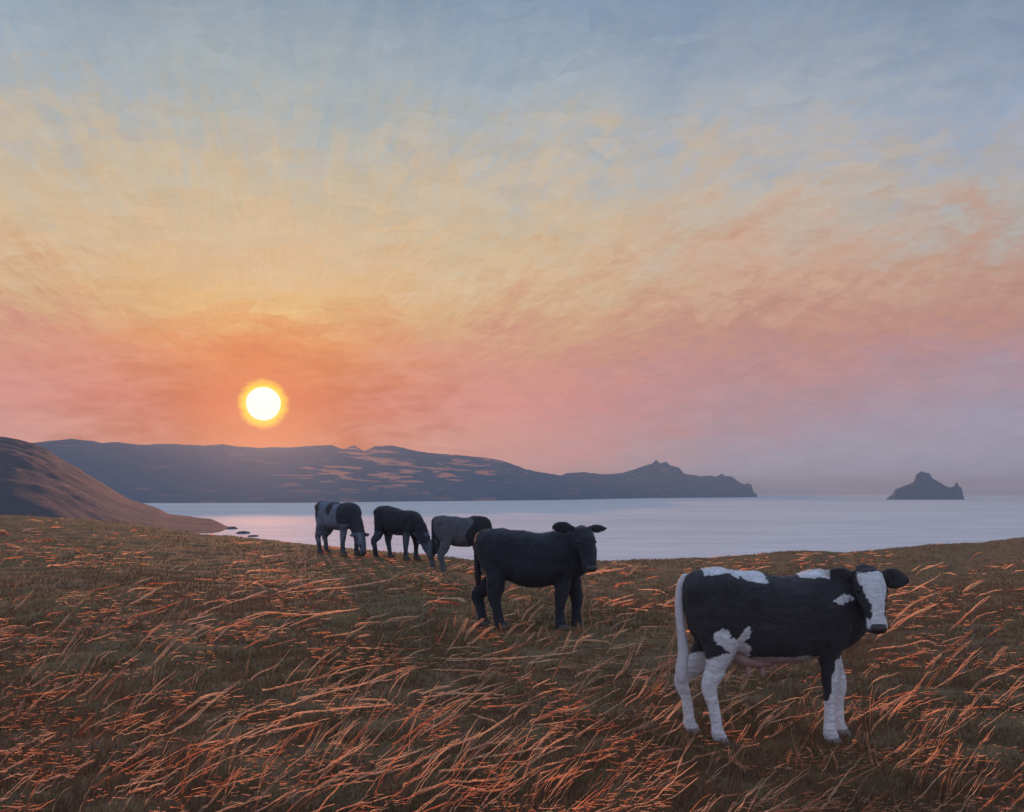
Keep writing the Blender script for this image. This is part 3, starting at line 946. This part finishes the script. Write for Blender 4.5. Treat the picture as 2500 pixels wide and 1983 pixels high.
def hoof_mesh():
    bm = bmesh.new()
    for sgn in (-1, 1):
        c = .026 * sgn
        tube(bm, [(Vector((.0, c, .075)), Vector((.045, 0, 0)), Vector((0, .022, 0))), (Vector((.008, c, .04)), Vector((.056, 0, 0)), Vector((0, .025, 0))),
                  (Vector((.018, c, 0.0)), Vector((.068, 0, 0)), Vector((0, .027, 0)))], 12)
    me = bpy.data.meshes.new('hoof'); bm.to_mesh(me); bm.free()
    return me

def small(name, bm, m, parent):
    me = bpy.data.meshes.new(name); bm.to_mesh(me); bm.free()
    return link(name, me, m, parent)

def add_hair(me, root, spec):
    n, length, width = spec
    N = len(me.vertices)
    co = np.empty(N * 3, dtype=np.float32); me.vertices.foreach_get('co', co); co = co.reshape(-1, 3)
    nm = np.empty(N * 3, dtype=np.float32); me.vertices.foreach_get('normal', nm); nm = nm.reshape(-1, 3)
    cc = np.empty(N * 4, dtype=np.float32); me.color_attributes['coat'].data.foreach_get('color', cc); cc = cc.reshape(-1, 4)
    idx = rng.integers(0, N, n)
    p = co[idx] + rng.normal(0, .004, (n, 3)); nn = nm[idx]; c = cc[idx]
    flow = np.tile(np.array([[-.7, 0, -.55]]), (n, 1)) + rng.normal(0, .35, (n, 3))
    flow[p[:, 2] < .6] = np.array([0, 0, -1.0]) + rng.normal(0, .25, (int((p[:, 2] < .6).sum()), 3))
    flow -= nn * (flow * nn).sum(1, keepdims=True)
    flow /= np.linalg.norm(flow, axis=1, keepdims=True) + 1e-6
    d = flow + nn * rng.uniform(.15, .55, (n, 1))
    L = length * rng.uniform(.5, 1.3, (n, 1))
    L[p[:, 2] < .6] *= .6
    L[(p[:, 1] < -.2) & (p[:, 0] > .5)] *= .45
    side = np.cross(d, nn); side /= np.linalg.norm(side, axis=1, keepdims=True) + 1e-6
    v = np.empty((n, 3, 3))
    v[:, 0] = p - side * width; v[:, 1] = p + side * width; v[:, 2] = p + d * L
    hm = mesh_np('hair', v.reshape(-1, 3), np.arange(n * 3).reshape(-1, 3), 3)
    at = hm.color_attributes.new('coat', 'FLOAT_COLOR', 'POINT')
    c = c * rng.uniform(.75, 1.35, (n, 1)); c[:, 3] = 1
    at.data.foreach_set('color', np.repeat(c, 3, axis=0).astype(np.float32).ravel())
    o = link('hair', hm, coat, root, smooth=False)
    o['kind'] = 'stuff'

def make_cow(px, Yd, yaw, label, pose, feet, coatfn, voxel=0.016, thick=1.0, scale=1.0, sx=1.0, sw=1.0, tail=None, udder=False, drop=0.0, hoofm=None, lift=0.0, belly=0.0, tuft=.105, earup=0.0, hair=None):
    root = bpy.data.objects.new('cow', None); COL.objects.link(root)
    x = (px - 512) / F * Yd
    root.location = (x, Yd, float(ground_z(x, Yd)) + lift)
    root.rotation_euler = (0, 0, yaw); root.scale = (scale,) * 3
    tag(root, label, 'cow', 'cows in the clifftop field')
    bm = bmesh.new()
    torso(bm, sx, sw, drop, belly)
    k = 0
    for kind, side, fx in feet:
        chain(bm, [((p[0][0] * (sx if abs(p[0][0]) > 0 else 1), p[0][1], p[0][2] - drop * max(0, p[0][0] + .2) * (p[0][2] > .7)), p[1], p[2]) for p in leg_points(kind, side, fx, thick)])
    # rump points and withers soften the back
    M = None; gh = None
    if pose[0] == 'look':
        M = look_head(bm, *pose[1:])
    else:
        gh = graze_head(bm, pose[1], pose[2] if len(pose) > 2 else 1.0)
    me = remeshed(bm, voxel, 'cow_body')
    set_coat(me, coatfn)
    body = link('body', me, coat, root)
    if hair: add_hair(me, root, hair)
    hm = hoof_mesh()
    for i, (kind, side, fx) in enumerate(feet):
        pts = leg_points(kind, side, fx, thick)
        ho = link('hoof', hm if i == 0 else hm, None, root)
        if i == 0: hm.materials.append(hoofm or hoof_mat)
        ho.location = (pts[-1][0][0] * sx, pts[-1][0][1], 0.0); ho.scale = (thick,) * 3
    if M is not None:
        for sg in (-1, 1):
            b = bmesh.new(); bmesh.ops.create_uvsphere(b, u_segments=16, v_segments=10, radius=.020)
            for v in b.verts: v.co = M @ (v.co + Vector((.100 * sg, -.125, -.055)))
            small('eye', b, eye_mat, root)
        b = bmesh.new()
        rings = []
        for yy, zz, aa, bb in ((-.232, -.27, .040, .012), (-.248, -.295, .058, .026), (-.252, -.325, .062, .032), (-.245, -.355, .045, .022)):
            rings.append((M @ Vector((0, yy, zz)), M.to_3x3() @ Vector((aa, 0, 0)), M.to_3x3() @ Vector((0, bb, 0))))
        tube(b, rings, 16)
        small('nose', b, nose_mat, root)
    if gh is not None:
        hp, nx, side = gh
        for sg in (-1, 1):
            b = bmesh.new(); bmesh.ops.create_uvsphere(b, u_segments=12, v_segments=8, radius=.022)
            c = hp + nx * .10 + side * sg * .095
            for v in b.verts: v.co += c
            small('eye', b, eye_mat, root)
    if tail:
        b = bmesh.new()
        chain(b, [(p, r, r * .9) for p, r in tail[0]], seg=12)
        small('tail', b, tail[1], root)
    if udder:
        b = bmesh.new()
        chain(b, [((-.28, 0, .67), .10, .06), ((-.19, 0, .645), .13, .07), ((-.08, 0, .625), .12, .055), ((.02, 0, .62), .07, .04)], ref=Vector((0, 1, 0)))
        for tx, ty in ((-.17, -.07), (-.17, .06), (-.06, -.06), (-.06, .05)):
            chain(b, [((tx, ty, .60), .022, .022), ((tx, ty, .55), .016, .016), ((tx + .005, ty, .515), .011, .011)], seg=10)
        small('udder', b, udder_mat, root)
    return root

BLK = (0.052, 0.046, 0.056)
WHT = (0.90, 0.90, 0.95)
def inside(x, z, cx, cz, rx, rz, tilt=0.0):
    dx, dz = x - cx, z - cz
    c, s = math.cos(tilt), math.sin(tilt)
    a = (dx * c + dz * s) / rx; b = (-dx * s + dz * c) / rz
    return a * a + b * b < 1

def fg_coat(x, y, z, n):
    # face
    if y < -.20 and x > .56:
        hw = float(np.interp(z, [.90, .97, 1.02, 1.10, 1.18, 1.26, 1.34], [.085, .084, .052, .050, .074, .094, .096]))
        if z < .925: return (.10, .085, .10)
        if abs(x - .695) < hw and z < 1.325 and n[1] < -.15: return WHT
        return BLK
    near = y < 0.02
    if z > 1.235 and -.52 < x < -.06 and z > 1.295 - .1 * (x + .5) + .02 * math.sin(x * 14) and y < .2: return WHT
    if z > 1.268 and .21 < x < .43 and y < .12: return WHT
    if near and inside(x, z, .51, 1.12, .085, .030, .1): return WHT
    # stifle patches
    if near and inside(x, z, -.41, .84, .065, .058, .3): return WHT
    if near and inside(x, z, -.25, .84, .035, .10, -.5): return WHT
    if near and inside(x, z, -.30, .765, .12, .055, -.3): return WHT
    if x < -.18 and z < .70 + .25 * (x + .40): return WHT
    # chest flash
    if inside(x, z, .68, .69, .035, .10, -.6) : return WHT
    if x > .30 and (x > .36 or z < .60):
        if y < 0.02:
            if z < .66 and x > .40 + .16 * max(0, z - .33) : return WHT
            if z < .34: return WHT
        elif z < .66: return WHT
    if z < .685 + .03 * max(0, x) and -.16 < x < .335 and abs(y) < .30: return (.62, .50, .54)
    return BLK

EARTH_SINK = -0.02
make_cow(768.5, 7.80, math.radians(0), 'black and white cow nearest the viewer, white blaze, turning its head to look', 
         ('look', .695, 1.245, math.radians(0), 1.0, 0.0),
         [('hind', -1, -.42), ('hind', 1, -.575), ('front', -1, .43), ('front', 1, .585)], fg_coat, voxel=0.0115, thick=0.97,
         tail=([((-.63, 0, 1.27), .035), ((-.675, -.01, 1.20), .032), ((-.69, -.02, 1.05), .033), ((-.675, -.03, .85), .035), ((-.66, -.03, .70), .042), ((-.675, -.03, .56), .048), ((-.675, -.03, .47), .030)], white_tail),
         udder=True, hoofm=hoof_pale, lift=EARTH_SINK, scale=1.02, hair=(60000, .012, .0022))

def dark_coat(x, y, z, n):
    k = 0.5 + 0.5 * noise.noise(Vector((x * 4, y * 4, z * 4)))
    return (.030 + .014 * k, .032 + .016 * k, .045 + .020 * k)

make_cow(531, 13.5, math.radians(-6), 'solid black cow standing in the middle of the field, ears out, facing the viewer',
         ('look', .655, 1.245, math.radians(28), 1.22, 0.0, .04, .045),
         [('hind', -1, -.36), ('hind', 1, -.60), ('front', -1, .36), ('front', 1, .54)], dark_coat, voxel=0.016, thick=1.45, sx=1.09, sw=1.08,
         tail=([((-.69, 0, 1.25), .035), ((-.72, 0, 1.15), .033), ((-.715, 0, .9), .035), ((-.70, 0, .70), .045), ((-.70, 0, .60), .03)], dark_tail), lift=-0.03, belly=.05, scale=1.04, hair=(36000, .018, .004))

def coat_a(x, y, z, n):
    g = (.19, .225, .31)
    if inside(x, z, -.55, 1.15, .17, .26): return BLK
    if inside(x, z, .0, 1.15, .10, .15): return BLK
    if x > .28 and z > .78 - .2 * (x > .6): return (.045, .048, .065)
    if z < .72 and noise.noise(Vector((x * 9, y * 9, z * 5))) > 0: return (.12, .14, .20)
    if z < .3: return (.06, .06, .08)
    return g
def coat_b(x, y, z, n):
    v = noise.noise(Vector((x * 5, y * 5, z * 3)))
    if z < .70 and v > -0.05 : return (.10, .125, .18)
    return (.036, .036, .050)
def coat_c(x, y, z, n):
    if x + .12 * math.sin(z * 9) > .12: return (.030, .032, .038)
    if z < 0.5: return (.12, .13, .16)
    return (.13, .135, .165)

GR = [(.46, 0, 1.00), (.64, -.02, .88), (.80, -.05, .68), (.90, -.08, .50), (.945, -.09, .40), (1.0, -.10, .28), (1.04, -.11, .17), (1.05, -.12, .09), (1.05, -.12, .045)]
make_cow(337, 26.9, math.radians(-38), 'leftmost grazing cow on the crest, grey blue with black rump and shoulder patches',
         ('graze', GR), [('hind', -1, -.46), ('hind', 1, -.56), ('front', -1, .36), ('front', 1, .55)], coat_a, voxel=0.024, thick=1.35, drop=.06,
         tail=([((-.64, 0, 1.26), .035), ((-.69, 0, 1.15), .033), ((-.70, 0, .9), .035), ((-.69, 0, .62), .045), ((-.69, 0, .5), .03)], dark_tail), lift=-0.03, scale=1.1, hair=(16000, .028, .007))
GR2 = [(.46, 0, .94), (.66, .0, .82), (.82, -.01, .62), (.92, -.02, .46), (.96, -.02, .38), (1.02, -.03, .28), (1.07, -.03, .18), (1.09, -.03, .10), (1.09, -.03, .05)]
make_cow(397, 26.3, math.radians(-34), 'dark cow with its head down grazing, second from the left on the crest',
         ('graze', GR2, 1.1), [('hind', -1, -.56), ('hind', 1, -.36), ('front', -1, .40), ('front', 1, .50)], coat_b, voxel=0.024, thick=1.35, drop=.17,
         tail=([((-.64, 0, 1.26), .035), ((-.69, 0, 1.15), .033), ((-.70, 0, .9), .035), ((-.69, 0, .62), .045), ((-.69, 0, .5), .03)], dark_tail), lift=-0.03, scale=1.07, hair=(16000, .028, .007))
GR3 = [(.46, 0, .98), (.62, -.08, .86), (.74, -.16, .66), (.80, -.24, .50), (.82, -.27, .41), (.84, -.32, .29), (.85, -.34, .19), (.85, -.35, .10), (.85, -.35, .05)]
make_cow(460, 23.6, math.radians(24), 'grey brown cow with dark shoulders grazing behind the rump of the black cow',
         ('graze', GR3, 1.15), [('hind', -1, -.46), ('hind', 1, -.60), ('front', -1, .40), ('front', 1, .52)], coat_c, voxel=0.024, thick=1.4,
         tail=([((-.62, 0, 1.26), .035), ((-.66, 0, 1.15), .033), ((-.66, 0, .9), .035), ((-.65, 0, .62), .045), ((-.65, 0, .5), .03)], dark_tail), lift=-0.03, scale=1.03, hair=(16000, .028, .007))
